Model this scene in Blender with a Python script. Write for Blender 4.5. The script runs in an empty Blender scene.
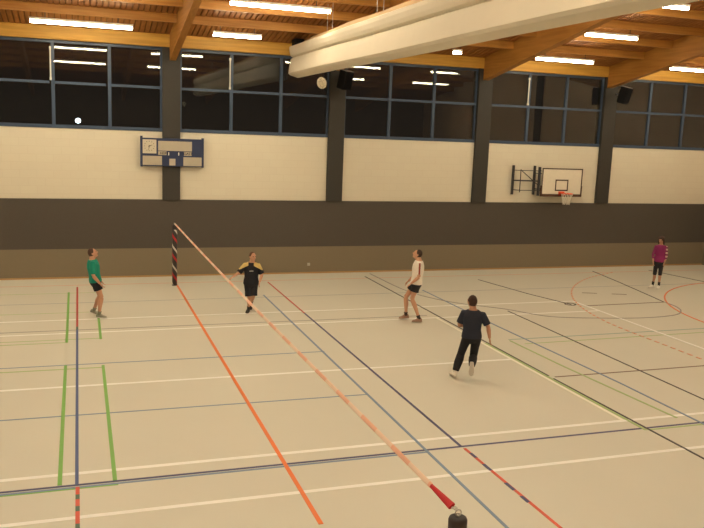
import bpy, bmesh, math, random
from mathutils import Vector, Matrix
random.seed(4)
C = bpy.context.scene.collection
V = Vector
PI = math.pi

# ------------------------------------------------------------------ camera
EYE = V((0, 0, 5.1))
CR = [[0.94669457, 0.01737258, -0.32166377], [-0.31990886, 0.16782859, -0.93246549], [0.03778504, 0.98566311, 0.16444006]]
cd = bpy.data.cameras.new('camera'); cam = bpy.data.objects.new('camera', cd); C.objects.link(cam)
m3 = Matrix(CR)
# world = CR @ camera-space direction
cam.matrix_world = Matrix.Translation(EYE) @ m3.to_4x4()
cd.sensor_fit = 'HORIZONTAL'; cd.sensor_width = 36.0; cd.lens = 799.8 / 704 * 36.0
cd.clip_start = 0.02; cd.clip_end = 300
bpy.context.scene.camera = cam

# ------------------------------------------------------------------ world, exposure (night: the only light is the hall's tubes)
w = bpy.data.worlds.new('night'); bpy.context.scene.world = w; w.use_nodes = True
w.node_tree.nodes['Background'].inputs[0].default_value = (0.014, 0.0105, 0.0085, 1)
w.node_tree.nodes['Background'].inputs[1].default_value = 1.1
vs = bpy.context.scene.view_settings
vs.view_transform = 'Standard'; vs.look = 'None'; vs.gamma = 1.0; vs.use_curve_mapping = False
vs.exposure = 0.0
TUBE_COLOR = (1.0, 0.87, 0.61); TUBE_POWER = 48.5

# ------------------------------------------------------------------ materials
def srgb(r, g, b):
    f = lambda c: (c/255/12.92) if c/255 <= .04045 else ((c/255+.055)/1.055)**2.4
    return (f(r), f(g), f(b), 1)
def mat(name, col, rough=.6, metal=0.0, noise=.06, nscale=12.0, bump=0.0, spec=.4, bscale=None):
    m = bpy.data.materials.new(name); m.use_nodes = True
    nt = m.node_tree; p = nt.nodes['Principled BSDF']
    p.inputs['Roughness'].default_value = rough; p.inputs['Metallic'].default_value = metal
    p.inputs['Specular IOR Level'].default_value = spec
    tc = nt.nodes.new('ShaderNodeTexCoord')
    n = nt.nodes.new('ShaderNodeTexNoise'); n.inputs['Scale'].default_value = nscale; n.inputs['Detail'].default_value = 5
    nt.links.new(tc.outputs['Object'], n.inputs['Vector'])
    mx = nt.nodes.new('ShaderNodeMixRGB'); c = V(col[:3])
    mx.inputs[1].default_value = (*(c*(1-noise)), 1); mx.inputs[2].default_value = (*[min(1, x*(1+noise)) for x in c], 1)
    nt.links.new(n.outputs['Fac'], mx.inputs[0]); nt.links.new(mx.outputs[0], p.inputs['Base Color'])
    if bump:
        b = nt.nodes.new('ShaderNodeBump'); b.inputs['Strength'].default_value = bump; b.inputs['Distance'].default_value = .01
        n2 = nt.nodes.new('ShaderNodeTexNoise'); n2.inputs['Scale'].default_value = bscale or nscale*3
        nt.links.new(tc.outputs['Object'], n2.inputs['Vector'])
        nt.links.new(n2.outputs['Fac'], b.inputs['Height']); nt.links.new(b.outputs[0], p.inputs['Normal'])
    return m
def wood(name, c1, c2, axis='x', rough=.5):
    m = bpy.data.materials.new(name); m.use_nodes = True
    nt = m.node_tree; p = nt.nodes['Principled BSDF']; p.inputs['Roughness'].default_value = rough
    p.inputs['Specular IOR Level'].default_value = .3
    tc = nt.nodes.new('ShaderNodeTexCoord'); mp = nt.nodes.new('ShaderNodeMapping')
    mp.inputs['Scale'].default_value = {'x': (.5, 9, 9), 'y': (9, .5, 9)}[axis]
    n = nt.nodes.new('ShaderNodeTexNoise'); n.inputs['Scale'].default_value = 1.5; n.inputs['Detail'].default_value = 8
    r = nt.nodes.new('ShaderNodeValToRGB'); r.color_ramp.elements[0].position = .35; r.color_ramp.elements[1].position = .68
    r.color_ramp.elements[0].color = c1; r.color_ramp.elements[1].color = c2
    nt.links.new(tc.outputs['Object'], mp.inputs[0]); nt.links.new(mp.outputs[0], n.inputs['Vector'])
    nt.links.new(n.outputs['Fac'], r.inputs[0]); nt.links.new(r.outputs[0], p.inputs['Base Color'])
    return m
def emis(name, col, power):
    m = bpy.data.materials.new(name); m.use_nodes = True; nt = m.node_tree
    p = nt.nodes['Principled BSDF']; p.inputs['Base Color'].default_value = (.8, .8, .8, 1)
    p.inputs['Emission Color'].default_value = (*col[:3], 1); p.inputs['Emission Strength'].default_value = power
    return m
M = {}
M['floor'] = mat('vinyl_floor', (.69, .675, .585), rough=.42, noise=.05, nscale=.35, spec=.30)
M['tanband'] = mat('tan_fabric', (.205, .168, .112), rough=.9, noise=.10, nscale=40, bump=.25)
M['darkband'] = mat('charcoal_fabric', (.082, .070, .058), rough=.9, noise=.14, nscale=40, bump=.25)
M['column'] = mat('column_paint', (.038, .034, .029), rough=.7)
M['whiteblock'] = None
M['skirting'] = mat('skirting_wood', (.42, .25, .10), rough=.5)
M['endwall'] = mat('end_wall_paint', (.68, .52, .38), rough=.85)
M['gallery'] = mat('gallery_dark', (.13, .105, .085), rough=.8)
M['frame'] = mat('blue_grey_frame', (.042, .068, .118), rough=.4, noise=.03)
M['aluminium'] = mat('pale_aluminium', (.72, .70, .64), rough=.35, metal=.2, noise=.02)
M['glulam_y'] = wood('glulam_along_y', (.36, .155, .030, 1), (.46, .215, .045, 1), 'y')
M['glulam_x'] = wood('glulam_along_x', (.38, .165, .032, 1), (.52, .25, .055, 1), 'x')
M['deck'] = wood('slat_wood', (.26, .100, .024, 1), (.36, .145, .034, 1), 'y', .65)
M['fascia'] = wood('honey_fascia', (.50, .27, .045, 1), (.66, .37, .065, 1), 'x')
M['deckback'] = mat('deck_backing', (.19, .075, .022), rough=.9)
M['tube'] = emis('tube_light', TUBE_COLOR, TUBE_POWER)
M['housing'] = mat('lamp_housing', (.8, .78, .72), rough=.4)
M['curtain'] = mat('curtain_fabric', (.72, .655, .53), rough=.75, noise=.04, nscale=3, bump=.3, bscale=2.5)
M['cable'] = mat('steel_cable', (.5, .48, .45), rough=.3, metal=.8)
M['black'] = mat('black_plastic', (.006, .006, .007), rough=.6, spec=.15)
M['spkgrille'] = mat('black_grille', (.004, .004, .005), rough=.9, spec=.1)
M['greyplastic'] = mat('grey_plastic', (.30, .29, .27), rough=.5)
M['navy'] = mat('scoreboard_blue', (.020, .032, .085), rough=.45)
M['display'] = mat('scoreboard_display', (.42, .37, .29), rough=.5)
M['clockface'] = mat('clock_face', (.55, .50, .40), rough=.5)
M['white'] = mat('white_paint', (.78, .76, .70), rough=.5)
M['boardwhite'] = mat('backboard_white', (.74, .68, .56), rough=.35)
M['boardline'] = mat('backboard_line', (.06, .035, .03), rough=.5)
M['pad'] = mat('board_padding', (.09, .045, .03), rough=.7)
M['rim'] = mat('rim_orange', (.80, .10, .03), rough=.4)
M['steel'] = mat('dark_steel', (.05, .05, .06), rough=.4, metal=.4)
M['net'] = mat('net_cord', (.75, .72, .62), rough=.8)
M['ball'] = mat('ball_leather', (.78, .70, .52), rough=.5)
M['ballseam'] = mat('ball_seam', (.25, .19, .12), rough=.6)
M['postdark'] = mat('post_dark_padding', (.045, .036, .036), rough=.6, noise=.2, nscale=20)
M['tape_pale'] = mat('tape_pale', (.90, .70, .56), rough=.6)
M['tape_salmon'] = mat('tape_salmon', (.88, .50, .36), rough=.6)
M['red'] = mat('red_cloth', (.55, .008, .014), rough=.6)
M['socket'] = mat('socket_plastic', (.42, .40, .34), rough=.5)
# block wall with faint courses
def block_mat():
    m = bpy.data.materials.new('white_block_wall'); m.use_nodes = True; nt = m.node_tree
    p = nt.nodes['Principled BSDF']; p.inputs['Roughness'].default_value = .85
    tc = nt.nodes.new('ShaderNodeTexCoord'); mp = nt.nodes.new('ShaderNodeMapping'); mp.inputs['Rotation'].default_value = (PI/2, 0, 0)
    b = nt.nodes.new('ShaderNodeTexBrick'); b.inputs['Scale'].default_value = 1.0
    b.inputs['Brick Width'].default_value = .5; b.inputs['Row Height'].default_value = .25; b.inputs['Mortar Size'].default_value = .008
    b.inputs['Color1'].default_value = (.675, .625, .505, 1); b.inputs['Color2'].default_value = (.665, .61, .495, 1); b.inputs['Mortar'].default_value = (.64, .585, .47, 1)
    nt.links.new(tc.outputs['Object'], mp.inputs[0]); nt.links.new(mp.outputs[0], b.inputs['Vector'])
    nt.links.new(b.outputs['Color'], p.inputs['Base Color'])
    return m
M['whiteblock'] = block_mat()
def glass_mat():
    m = bpy.data.materials.new('window_glass'); m.use_nodes = True; nt = m.node_tree
    for n in list(nt.nodes): nt.nodes.remove(n)
    o = nt.nodes.new('ShaderNodeOutputMaterial'); mx = nt.nodes.new('ShaderNodeMixShader')
    t = nt.nodes.new('ShaderNodeBsdfTransparent'); t.inputs[0].default_value = (.85, .88, .86, 1)
    g = nt.nodes.new('ShaderNodeBsdfGlossy'); g.inputs['Roughness'].default_value = .012; g.inputs['Color'].default_value = (1, 1, 1, 1)
    f = nt.nodes.new('ShaderNodeFresnel'); gm = nt.nodes.new('ShaderNodeNewGeometry'); mr_ = nt.nodes.new('ShaderNodeMapRange'); mr_.inputs['To Min'].default_value = 1.55; mr_.inputs['To Max'].default_value = 1/1.55
    nt.links.new(gm.outputs['Backfacing'], mr_.inputs['Value']); nt.links.new(mr_.outputs['Result'], f.inputs['IOR'])
    nt.links.new(f.outputs[0], mx.inputs[0]); nt.links.new(t.outputs[0], mx.inputs[1]); nt.links.new(g.outputs[0], mx.inputs[2])
    nt.links.new(mx.outputs[0], o.inputs[0]); return m
M['glass'] = glass_mat()

# ------------------------------------------------------------------ mesh helpers
def obj(name, bm, m, parent=None, smooth=False, loc=None):
    me = bpy.data.meshes.new(name)
    bmesh.ops.recalc_face_normals(bm, faces=bm.faces)
    bm.to_mesh(me); bm.free()
    ms = m if isinstance(m, (list, tuple)) else [m]
    for x in ms: me.materials.append(x)
    if smooth:
        for p in me.polygons: p.use_smooth = True
    o = bpy.data.objects.new(name, me); C.objects.link(o)
    if parent: o.parent = parent
    if loc: o.location = loc
    return o
def tag(o, label, cat, group=None, kind=None):
    if label: o['label'] = label
    if cat: o['category'] = cat
    if group: o['group'] = group
    if kind: o['kind'] = kind
    return o
def thing(name, label, cat, loc=(0, 0, 0), rotz=0, group=None):
    o = bpy.data.objects.new(name, None); C.objects.link(o); o.location = loc; o.rotation_euler = (0, 0, rotz)
    o.empty_display_size = .1
    return tag(o, label, cat, group)
def box(bm, x0, x1, y0, y1, z0, z1, mi=0, bev=0.0):
    vs_ = [bm.verts.new(p) for p in ((x0, y0, z0), (x1, y0, z0), (x1, y1, z0), (x0, y1, z0), (x0, y0, z1), (x1, y0, z1), (x1, y1, z1), (x0, y1, z1))]
    fs = [bm.faces.new([vs_[i] for i in q]) for q in ((0, 3, 2, 1), (4, 5, 6, 7), (0, 1, 5, 4), (1, 2, 6, 5), (2, 3, 7, 6), (3, 0, 4, 7))]
    for f in fs: f.material_index = mi
    if bev:
        es = list({e for f in fs for e in f.edges})
        bmesh.ops.bevel(bm, geom=es, offset=bev, segments=2, profile=.5, affect='EDGES')
    return fs
def nb(): return bmesh.new()
def bx(*a, **k):
    b = nb(); box(b, *a, **k); return b
def frame_at(d, hint=V((0, 0, 1))):
    d = d.normalized(); a = hint - d*hint.dot(d)
    if a.length < 1e-4:
        a = V((1, 0, 0)) - d*d.x
    a.normalize(); return a, d.cross(a)
def loft(bm, secs, seg=14, mi=0):
    """secs: (centre, axis_a, axis_b, ra, rb) closed with end caps"""
    rings = []
    for c, a, b, ra, rb in secs:
        rings.append([bm.verts.new(c + a*ra*math.cos(2*PI*i/seg) + b*rb*math.sin(2*PI*i/seg)) for i in range(seg)])
    for r, s in zip(rings, rings[1:]):
        for i in range(seg):
            f = bm.faces.new((r[i], r[(i+1) % seg], s[(i+1) % seg], s[i])); f.material_index = mi
    for r in (rings[0], rings[-1]):
        f = bm.faces.new(r); f.material_index = mi
def tube(bm, pts, rad, seg=10, mi=0, caps=True):
    pts = [V(p) for p in pts]
    if not isinstance(rad, (list, tuple)): rad = [rad]*len(pts)
    secs = []; hint = None
    for i, p in enumerate(pts):
        d = (pts[min(i+1, len(pts)-1)] - pts[max(i-1, 0)])
        if hint is None: a, b = frame_at(d)
        else: a, b = frame_at(d, hint)
        hint = a; secs.append((p, a, b, rad[i], rad[i]))
    loft(bm, secs, seg, mi)
def ellipsoid(bm, c, ax, rad, u=16, v=10, fn=None, mi=0):
    """ax: 3 axes, rad: 3 radii"""
    top = None; rings = []
    def P(th, ph):
        l = V((math.sin(th)*math.cos(ph), math.sin(th)*math.sin(ph), math.cos(th)))
        if fn: l = fn(l)
        return c + ax[0]*l.x*rad[0] + ax[1]*l.y*rad[1] + ax[2]*l.z*rad[2]
    t = bm.verts.new(P(0, 0)); bo = bm.verts.new(P(PI, 0))
    for i in range(1, v):
        rings.append([bm.verts.new(P(PI*i/v, 2*PI*j/u)) for j in range(u)])
    for j in range(u):
        bm.faces.new((t, rings[0][j], rings[0][(j+1) % u])).material_index = mi
        bm.faces.new((bo, rings[-1][(j+1) % u], rings[-1][j])).material_index = mi
    for r, s in zip(rings, rings[1:]):
        for j in range(u): bm.faces.new((r[j], s[j], s[(j+1) % u], r[(j+1) % u])).material_index = mi

# ------------------------------------------------------------------ the room
XL, XR, YF, YN = -19.6, 25.2, 27.2, -3.0
S = .19                                # roof slope
YR = 13.6                              # ridge
def roofz(z0, y): return z0 + S*(YF - y) if y >= YR else z0 + S*(YF-YR) - S*(YR - y)
def struct(name, bm, m, parent=None, label=None, smooth=False):
    o = obj(name, bm, m, parent, smooth)
    if not parent: o['kind'] = 'structure'
    if label: o['label'] = label
    return o
floor = struct('floor', bx(XL, XR, YN, YF+.4, -.2, 0), M['floor'], label='pale beige sports floor crossed by coloured court lines')

# court lines (thin adhesive strips on the floor)
LC = dict(white=(.97, .97, .94), cream=(.97, .96, .84), orange=(.86, .21, .05), blue=(.075, .12, .30), lightblue=(.20, .30, .44), navy=(.060, .062, .17),
          red=(.55, .06, .05), brightred=(.72, .10, .05), green=(.22, .50, .11), palegreen=(.42, .56, .24), black=(.035, .03, .03), brown=(.20, .13, .09),
          paleorange=(.80, .36, .20), faintred=(.74, .36, .24), faintblue=(.40, .42, .42), bluegreen=(.33, .47, .42), darkgreen=(.07, .14, .09), grey=(.30, .28, .27))
LM = {k: mat('line_'+k, v, rough=.45, noise=.03) for k, v in LC.items()}
lay = [0]
def line(pts, color, w=.05, dash=None, name=None):
    """polyline strip on the floor; dash=(on, off)"""
    lay[0] += 1; z = .0012 + .00012*lay[0]
    pts = [V((p[0], p[1])) for p in pts]
    runs = []
    if dash:
        # resample by length
        L = 0; cur = []; on = True; rem = dash[0]
        for a, b in zip(pts, pts[1:]):
            d = (b-a).length; u = (b-a)/d; s = 0
            if on and not cur: cur = [a.copy()]
            while s < d:
                st = min(rem, d-s); s += st; rem -= st; p = a + u*s
                if on: cur.append(p)
                if rem <= 1e-6:
                    if on: runs.append(cur); cur = []
                    on = not on; rem = dash[0] if on else dash[1]
                    if on: cur = [p]
        if on and len(cur) > 1: runs.append(cur)
    else: runs = [pts]
    bm = nb()
    for r in runs:
        prev = None
        for i, p in enumerate(r):
            t = (r[min(i+1, len(r)-1)] - r[max(i-1, 0)]); t.normalize(); n = V((-t.y, t.x))*w/2
            q = [bm.verts.new((p.x+n.x, p.y+n.y, z)), bm.verts.new((p.x-n.x, p.y-n.y, z)), bm.verts.new((p.x-n.x, p.y-n.y, 0)), bm.verts.new((p.x+n.x, p.y+n.y, 0))]
            if prev:
                for k in range(4):
                    bm.faces.new((prev[k], prev[(k+1) % 4], q[(k+1) % 4], q[k]))
            else: bm.faces.new(q)
            prev = q
        bm.faces.new(prev[::-1])
    words = dict(lightblue='light blue', faintred='faint red', faintblue='faint grey-blue', palegreen='pale green', brightred='bright red', paleorange='pale orange', bluegreen='blue-green', darkgreen='dark green')
    return struct(name or 'court_line', bm, LM[color], floor, label=words.get(color, color)+' court line')
def curve(pts, n=6):
    """Catmull-Rom"""
    P = [V(p) for p in pts]; P = [P[0]*2-P[1]] + P + [P[-1]*2-P[-2]]; out = []
    for i in range(1, len(P)-2):
        for k in range(n):
            t = k/n; a, b, c, d = P[i-1:i+3]
            out.append(.5*((2*b)+(c-a)*t+(2*a-5*b+4*c-d)*t*t+(3*b-a-3*c+d)*t*t*t))
    out.append(P[-2]); return out
# faint far lines
line([(XL+1, 26.0), (XR-1, 26.0)], 'faintred')
line([(XL+1, 24.8), (.42, 24.8)], 'palegreen', .04)
line([(XL+1, 23.4), (XR-1, 23.4)], 'faintblue', .05)
line([(XL+1, 22.25), (.42, 22.2)], 'palegreen', .04)
# long court lines parallel to the window wall
line([(XL+1, 21.38), (14.9, 21.36)], 'white', .085)
line([(XL+1, 19.97), (14.9, 19.97)], 'white', .085)
line([(XL+1, 20.27), (9.3, 20.27)], 'grey', .05)
line([(XL+1, 15.86), (9.45, 15.78)], 'white', .09)
line([(XL+1, 11.67), (XR-1, 11.72)], 'white', .09)
line([(XL+1, 10.28), (XR-1, 10.32)], 'white', .085)
line([(XL+1, 11.30), (XR-1, 11.28)], 'navy', .055)
line([(XL+1, 11.235), (5.3, 11.21)], 'lightblue', .05)
line([(XL+1, 11.17), (.46, 11.17)], 'green', .03)
line([(9.6, 11.20), (XR-1, 11.20)], 'palegreen', .05)
line([(XL+1, 17.37), (5.35, 17.25)], 'lightblue', .04)
line([(XL+1, 14.30), (5.30, 14.13)], 'lightblue', .04)
line([(XL+1, 19.42), (.42, 19.38)], 'palegreen', .04)
line([(XL+1, 19.12), (-.3, 19.12)], 'palegreen', .04)
line([(XL+1, 17.13), (.42, 16.98)], 'palegreen', .05)
line([(10.3, 17.40), (XR-2, 17.55)], 'bluegreen', .05)
line([(10.5, 16.95), (16.5, 17.1)], 'palegreen', .04)
line([(9.70, 14.35), (XR-2, 14.45)], 'brown', .05)
# lines running towards the window wall
line([(-.10, 25.7), (-.10, 20.6)], 'red', .05)
line([(-.10, 20.6), (-.10, 20.3)], 'darkgreen', .05)
line([(-.10, 20.3), (-.10, 11.3)], 'blue', .05)
for k, (a, b) in enumerate(((11.22, 10.98), (10.83, 10.62), (10.47, 10.12), (9.98, 9.0))): line([(-.09, a), (-.09, b)], 'brightred', .055)
for k, (a, b) in enumerate(((10.98, 10.83), (10.62, 10.47), (10.12, 9.98))): line([(-.09, a), (-.09, b)], 'darkgreen', .055)
line([(2.93, 25.6), (2.93, 9.33)], 'orange', .065)
line([(5.33, 23.7), (5.28, 8.0)], 'lightblue', .05)
line([(5.93, 25.75), (5.93, 21.1)], 'red', .05)
line([(5.93, 21.1), (5.93, 11.3)], 'navy', .05)
line([(5.95, 11.2), (5.99, 7.6)], 'brightred', .05)
for a, b in ((11.0, 10.8), (10.55, 10.3), (9.85, 9.6), (9.4, 9.2)): line([(5.955, a), (5.958, b)], 'navy', .055)
line([(9.45, 20.0), (9.46, 11.72)], 'cream', .075)
line([(9.535, 17.2), (9.56, 11.2)], 'palegreen', .06)
line([(9.58, 26.3), (9.60, 14.45)], 'black', .045)
line([(9.60, 14.25), (9.66, 9.0)], 'black', .045)
line([(10.28, 17.3), (10.35, 15.1), (10.58, 11.6)], 'palegreen', .05)
line([(10.67, 23.7), (10.72, 18.8), (10.87, 13.7), (10.84, 9.5)], 'lightblue', .05)
line([(11.98, 20.4), (11.9, 11.3)], 'black', .042)
line([(13.5, 25.2), (14.0, 22.6), (14.5, 20.9)], 'black', .045)
line([(19.1, 26.3), (18.62, 23.9), (18.1, 21.6), (17.9, 20.75)], 'black', .045)
s0 = [(14.5+.17*math.cos(a), 20.95+.17*math.sin(a)) for a in [i*PI/4 for i in range(9)]]
line(s0, 'black', .05)
line([(14.86, 21.3), (14.87, 13.0)], 'white', .085)
line([(-.34, 24.9), (-.33, 19.12)], 'green', .06)
line([(-.33, 17.25), (-.33, 11.34)], 'green', .06)
line([(.43, 21.6), (.43, 19.3)], 'green', .06)
line([(.42, 17.12), (.42, 11.32)], 'green', .06)
line([(21.7, 26.2), (21.9, 25.1), (22.2, 23.6), (22.4, 21.5)], 'black', .05)
# handball areas round the right-hand goal
cx_, cy_ = 23.1, 17.55
a6 = [(cx_+6.02*math.cos(t), cy_+6.02*math.sin(t)) for t in [math.radians(92+88*i/24) for i in range(25)]]
line(a6 + [(cx_-6.02, 14.5)] + [(cx_+6.02*math.cos(t), 14.5+6.02*math.sin(t)) for t in [math.radians(180+80*i/20) for i in range(1, 21)]], 'orange', .05, name='goal_area_line')
a9 = [(cx_+9.0*math.cos(t), cy_+9.0*math.sin(t)) for t in [math.radians(112+68*i/40) for i in range(41)]]
line(a9 + [(cx_-9.0, 14.5)] + [(cx_+9.0*math.cos(t), 14.5+9.0*math.sin(t)) for t in [math.radians(180+60*i/20) for i in range(1, 21)]], 'paleorange', .05, dash=(.16, .14), name='free_throw_line')
# basketball arc below the side hoop
line(curve([(9.95, 26.8), (10.1, 23.6), (10.8, 21.85), (12.0, 20.68), (12.85, 19.55), (14.25, 19.1), (15.7, 18.9), (16.9, 19.06), (17.5, 19.5), (17.8, 20.05), (17.9, 20.65)]), 'grey', .04, name='three_point_line')
line([(14.9, 20.65), (17.9, 20.73)], 'brown', .04)
line([(16.0, 22.5), (17.7, 21.9)], 'brown', .03, dash=(.5, .5))

# the window wall, all of it one wall with its bands
wf = struct('wall_back', bx(XL-.3, XR+.3, YF+.02, YF+.4, 0, 4.83), M['whiteblock'], label='long wall of white block panels over charcoal and tan bands')
struct('tan_band', bx(XL, XR, YF-.03, YF+.02, .05, .97), M['tanband'], wf, 'tan fabric impact band')
struct('charcoal_band', bx(XL, XR, YF-.03, YF+.02, .97, 2.60), M['darkband'], wf, 'charcoal fabric band')
COLS = [(-14.1), (-8.42), (-2.75), 2.91, 8.59, 14.33, 19.84, 25.5]
HALF = .285
struct('eaves_fascia', bx(XL, XR, YF-.12, YF+.35, 7.53, 7.93), M['fascia'], wf, 'honey coloured timber eaves beam above the windows')
struct('baseboard_back', bx(XL, XR, YF-.05, YF+.02, 0, .05), M['skirting'], label='thin orange wooden skirting along the window wall')
for i, c in enumerate(COLS[:-1]):
    b = nb(); box(b, c-HALF, c+HALF, YF-.10, YF+.38, 2.60, 7.9)
    if i % 1 == 0: struct('wall_column', b, M['column'], wf, 'charcoal grey wall column')
for i in range(len(COLS)-1):
    x0 = COLS[i]+HALF; x1 = COLS[i+1]-HALF
    if i == len(COLS)-2: x1 = XR
    b = nb(); y0, y1 = YF+.04, YF+.13; t = .045
    ms = [x0+(COLS[i+1]-HALF-x0)*k/3 for k in (1, 2)]
    box(b, x0, x1, y0-.04, y1, 4.83, 4.83+.11); box(b, x0, x1, y0, y1, 7.44, 7.53)
    box(b, x0, x0+.06, y0, y1, 4.94, 7.44); box(b, x1-.06, x1, y0, y1, 4.94, 7.44)
    for k in range(3):
        p0 = x0 if k == 0 else ms[k-1]; p1 = ms[k] if k < 2 else x1
        box(b, p0+.05, p1-.05, y0, y1, 6.20, 6.28)
    ms = [q+(.06 if i == 2 else 0) for q in ms]
    for mx_ in ms: box(b, mx_-.05, mx_+.05, y0, y1, 4.94, 7.44)
    wn = struct('window_%d' % (i+1), b, M['frame'], label='high window strip of six dark panes in a blue-grey frame')
    gb = nb(); box(gb, x0+.02, x1-.02, YF+.085, YF+.091, 4.9, 7.48)
    struct('glass', gb, M['glass'], wn)
    rx = ms[0]-.062
    rb = nb(); tube(rb, [(rx, y0-.03, 6.32), (rx, y0-.03, 7.30)], .022, 8); box(rb, rx-.03, rx+.03, y0-.06, y0+.01, 6.30, 6.38); box(rb, rx-.03, rx+.03, y0-.05, y0+.01, 7.24, 7.32)
    if i in (2, 3, 5): struct('opener_rod', rb, M['aluminium'], wn, 'pale window opener rod')
    else: rb.free()
# end walls and the near wall behind the gallery
def endwall(name, x0, x1, face):
    o = struct(name, bx(x0, x1, YN, YF+.4, 2.6, 11), M['endwall'])
    fx0, fx1 = (face-.03, face+.0) if x0 >= face else (face, face+.03)
    xa, xb = min(x0, x1), max(x0, x1)
    struct('charcoal_band', bx(xa, xb, YN, YF+.02, .97, 2.6), M['darkband'], o)
    struct('tan_band', bx(xa, xb, YN, YF+.02, 0, .97), M['tanband'], o)
    yy = [13.6]
    for y in yy:
        struct('wall_column', bx(fx0-.12 if x0 >= face else fx0, fx1 if x0 >= face else fx1+.12, y-.28, y+.28, 2.6, 8.6), M['column'], o)
    return o
endwall('wall_right', XR, XR+.3, XR)
endwall('wall_left', XL-.3, XL, XL)
struct('wall_front', bx(XL, XR, YN-.3, YN, 0, 8.2), M['gallery'])
struct('gallery_floor', bx(XL, XR, YN, 2.2, 3.2, 3.5), M['gallery'])
struct('wall_gallery', bx(XL, XR, 2.0, 2.2, 0, 3.2), M['endwall'])

# roof: deck backing, slats, purlins, big glulam beams
ceil = nb()
for (ya, yb) in ((YF+.4, YR), (YR, YN-.3)):
    z = [roofz(7.98, ya), roofz(7.98, yb)]
    v = [ceil.verts.new(p) for p in ((XL, ya, z[0]), (XR, ya, z[0]), (XR, yb, z[1]), (XL, yb, z[1]), (XL, ya, z[0]+.15), (XR, ya, z[0]+.15), (XR, yb, z[1]+.15), (XL, yb, z[1]+.15))]
    for q in ((0, 1, 2, 3), (4, 7, 6, 5), (0, 4, 5, 1), (1, 5, 6, 2), (2, 6, 7, 3), (3, 7, 4, 0)): ceil.faces.new([v[i] for i in q])
ceiling = struct('ceiling', ceil, M['deckback'], label='pitched timber ceiling of narrow slats between purlins')
sl = nb()
x = XL+.05
while x < XR-.1:
    for (ya, yb) in ((YF, YR), (YR, YN)):
        z = [roofz(7.90, ya), roofz(7.90, yb)]
        v = [sl.verts.new(p) for p in ((x, ya, z[0]), (x+.128, ya, z[0]), (x+.128, yb, z[1]), (x, yb, z[1]), (x, ya, z[0]+.09), (x+.128, ya, z[0]+.09), (x+.128, yb, z[1]+.09), (x, yb, z[1]+.09))]
        for q in ((0, 1, 2, 3), (4, 7, 6, 5), (0, 4, 5, 1), (1, 5, 6, 2), (2, 6, 7, 3), (3, 7, 4, 0)): sl.faces.new([v[i] for i in q])
    x += .165
struct('ceiling_slats', sl, M['deck'], ceiling)
PY = [25.1-1.42*k for k in range(9)] + [27.2-(25.1-1.42*k) for k in range(9)]
for y in PY:
    b = nb(); z = roofz(7.67, y); box(b, XL, XR, y-.06, y+.06, z, z+.27)
    struct('purlin', b, M['glulam_x'], ceiling, 'honey coloured timber purlin')
BX = [-14.1, -8.42, -2.75, 2.95, 8.6, 14.31, 19.73]
for c in BX:
    b = nb(); hw = .10 if c < 10 else .12
    prof = [(YF-.0, 7.10, 7.96), (YR, 7.10+S*(YF-YR), 7.96+S*(YF-YR)), (YN, roofz(7.10, YN), roofz(7.96, YN))]
    rings = []
    for y, z0, z1 in prof:
        rings.append([b.verts.new(p) for p in ((c-hw, y, z0), (c+hw, y, z0), (c+hw, y, z1), (c-hw, y, z1))])
    for r, s_ in zip(rings, rings[1:]):
        for i in range(4): b.faces.new((r[i], r[(i+1) % 4], s_[(i+1) % 4], s_[i]))
    b.faces.new(rings[0]); b.faces.new(rings[-1][::-1])
    struct('roof_beam', b, M['glulam_y'], ceiling, 'deep glued laminated timber beam')

# ------------------------------------------------------------------ ceiling lights
def make_light(L):
    t = thing('ceiling_light', 'x', 'light')
    h = nb(); box(h, -L/2, L/2, -.07, .07, .055, .12, bev=.01)
    n = 2 if L > 2 else 1
    obj('housing', h, M['housing'], t)
    for k in range(n):
        a = -L/2+.02+k*(L-.02)/n; bb = a+(L-.02)/n-.02
        d = nb(); box(d, a, bb, -.055, .055, -.03, .045, bev=.018)
        o = obj('tube', d, M['tube'], t); o.location = (0, 0, -.012*k*0)
    for sx in (-L*.35, L*.35):
        hb = nb(); tube(hb, [(sx, 0, .12), (sx, 0, .30)], .012, 6); obj('hanger', hb, M['steel'], t)
    return t
protos = {}
def place_light(x0, x1, y, label, group=None):
    L = round(x1-x0, 2)
    z = roofz(7.40, y)
    if L not in protos:
        protos[L] = r = make_light(L)
    else:
        src = protos[L]; r = src.copy(); C.objects.link(r)
        for ch in src.children:
            c = ch.copy(); C.objects.link(c); c.parent = r
    r.location = ((x0+x1)/2, y, z); r['label'] = label
    if group: r['group'] = group
    elif 'group' in r: del r['group']
G = 'ceiling lights'
rows = [25.1, 22.26, 19.42, 16.58, 10.62, 7.78, 4.94]
for j, y in enumerate(rows):
    rowname = ['nearest the windows', 'second row from the windows', 'third row from the windows'][j] if j < 3 else ''
    bays = [(-13.2, -10.35), (-7.0, -4.15), (-1.25, 1.59), (3.92, 6.77), (9.45, 12.27), (15.13, 17.48), (20.85, 23.37)]
    for i, (a, b) in enumerate(bays):
        if j == 0 and i == 3: b = a+1.50
        if j == 0 and i == 4: a = 11.95
        if j in (1, 2) and i == 5: b = {1: 17.08, 2: 16.55}[j]
        vis = {(0, 2): 'long white ceiling light over the far left windows, in the row next to the wall',
               (0, 3): 'short white ceiling light just right of the first timber roof beam',
               (1, 3): 'long white ceiling light at the top edge, left of the hanging curtain',
               (0, 4): 'ceiling light peeking out just under the hanging curtain',
               (0, 5): 'white ceiling light between the two right-hand beams, nearest the windows',
               (1, 5): 'white ceiling light between the two right-hand beams, second row from windows',
               (2, 5): 'short-looking white ceiling light at top right, beside the curtain edge',
               (0, 6): 'white ceiling light cut by the right edge of the photo'}
        if (j, i) in vis: place_light(a, b, y, vis[(j, i)], G)
        else: place_light(a, b, y, 'white tube light hanging under the timber ceiling out of direct view', G)

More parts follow.
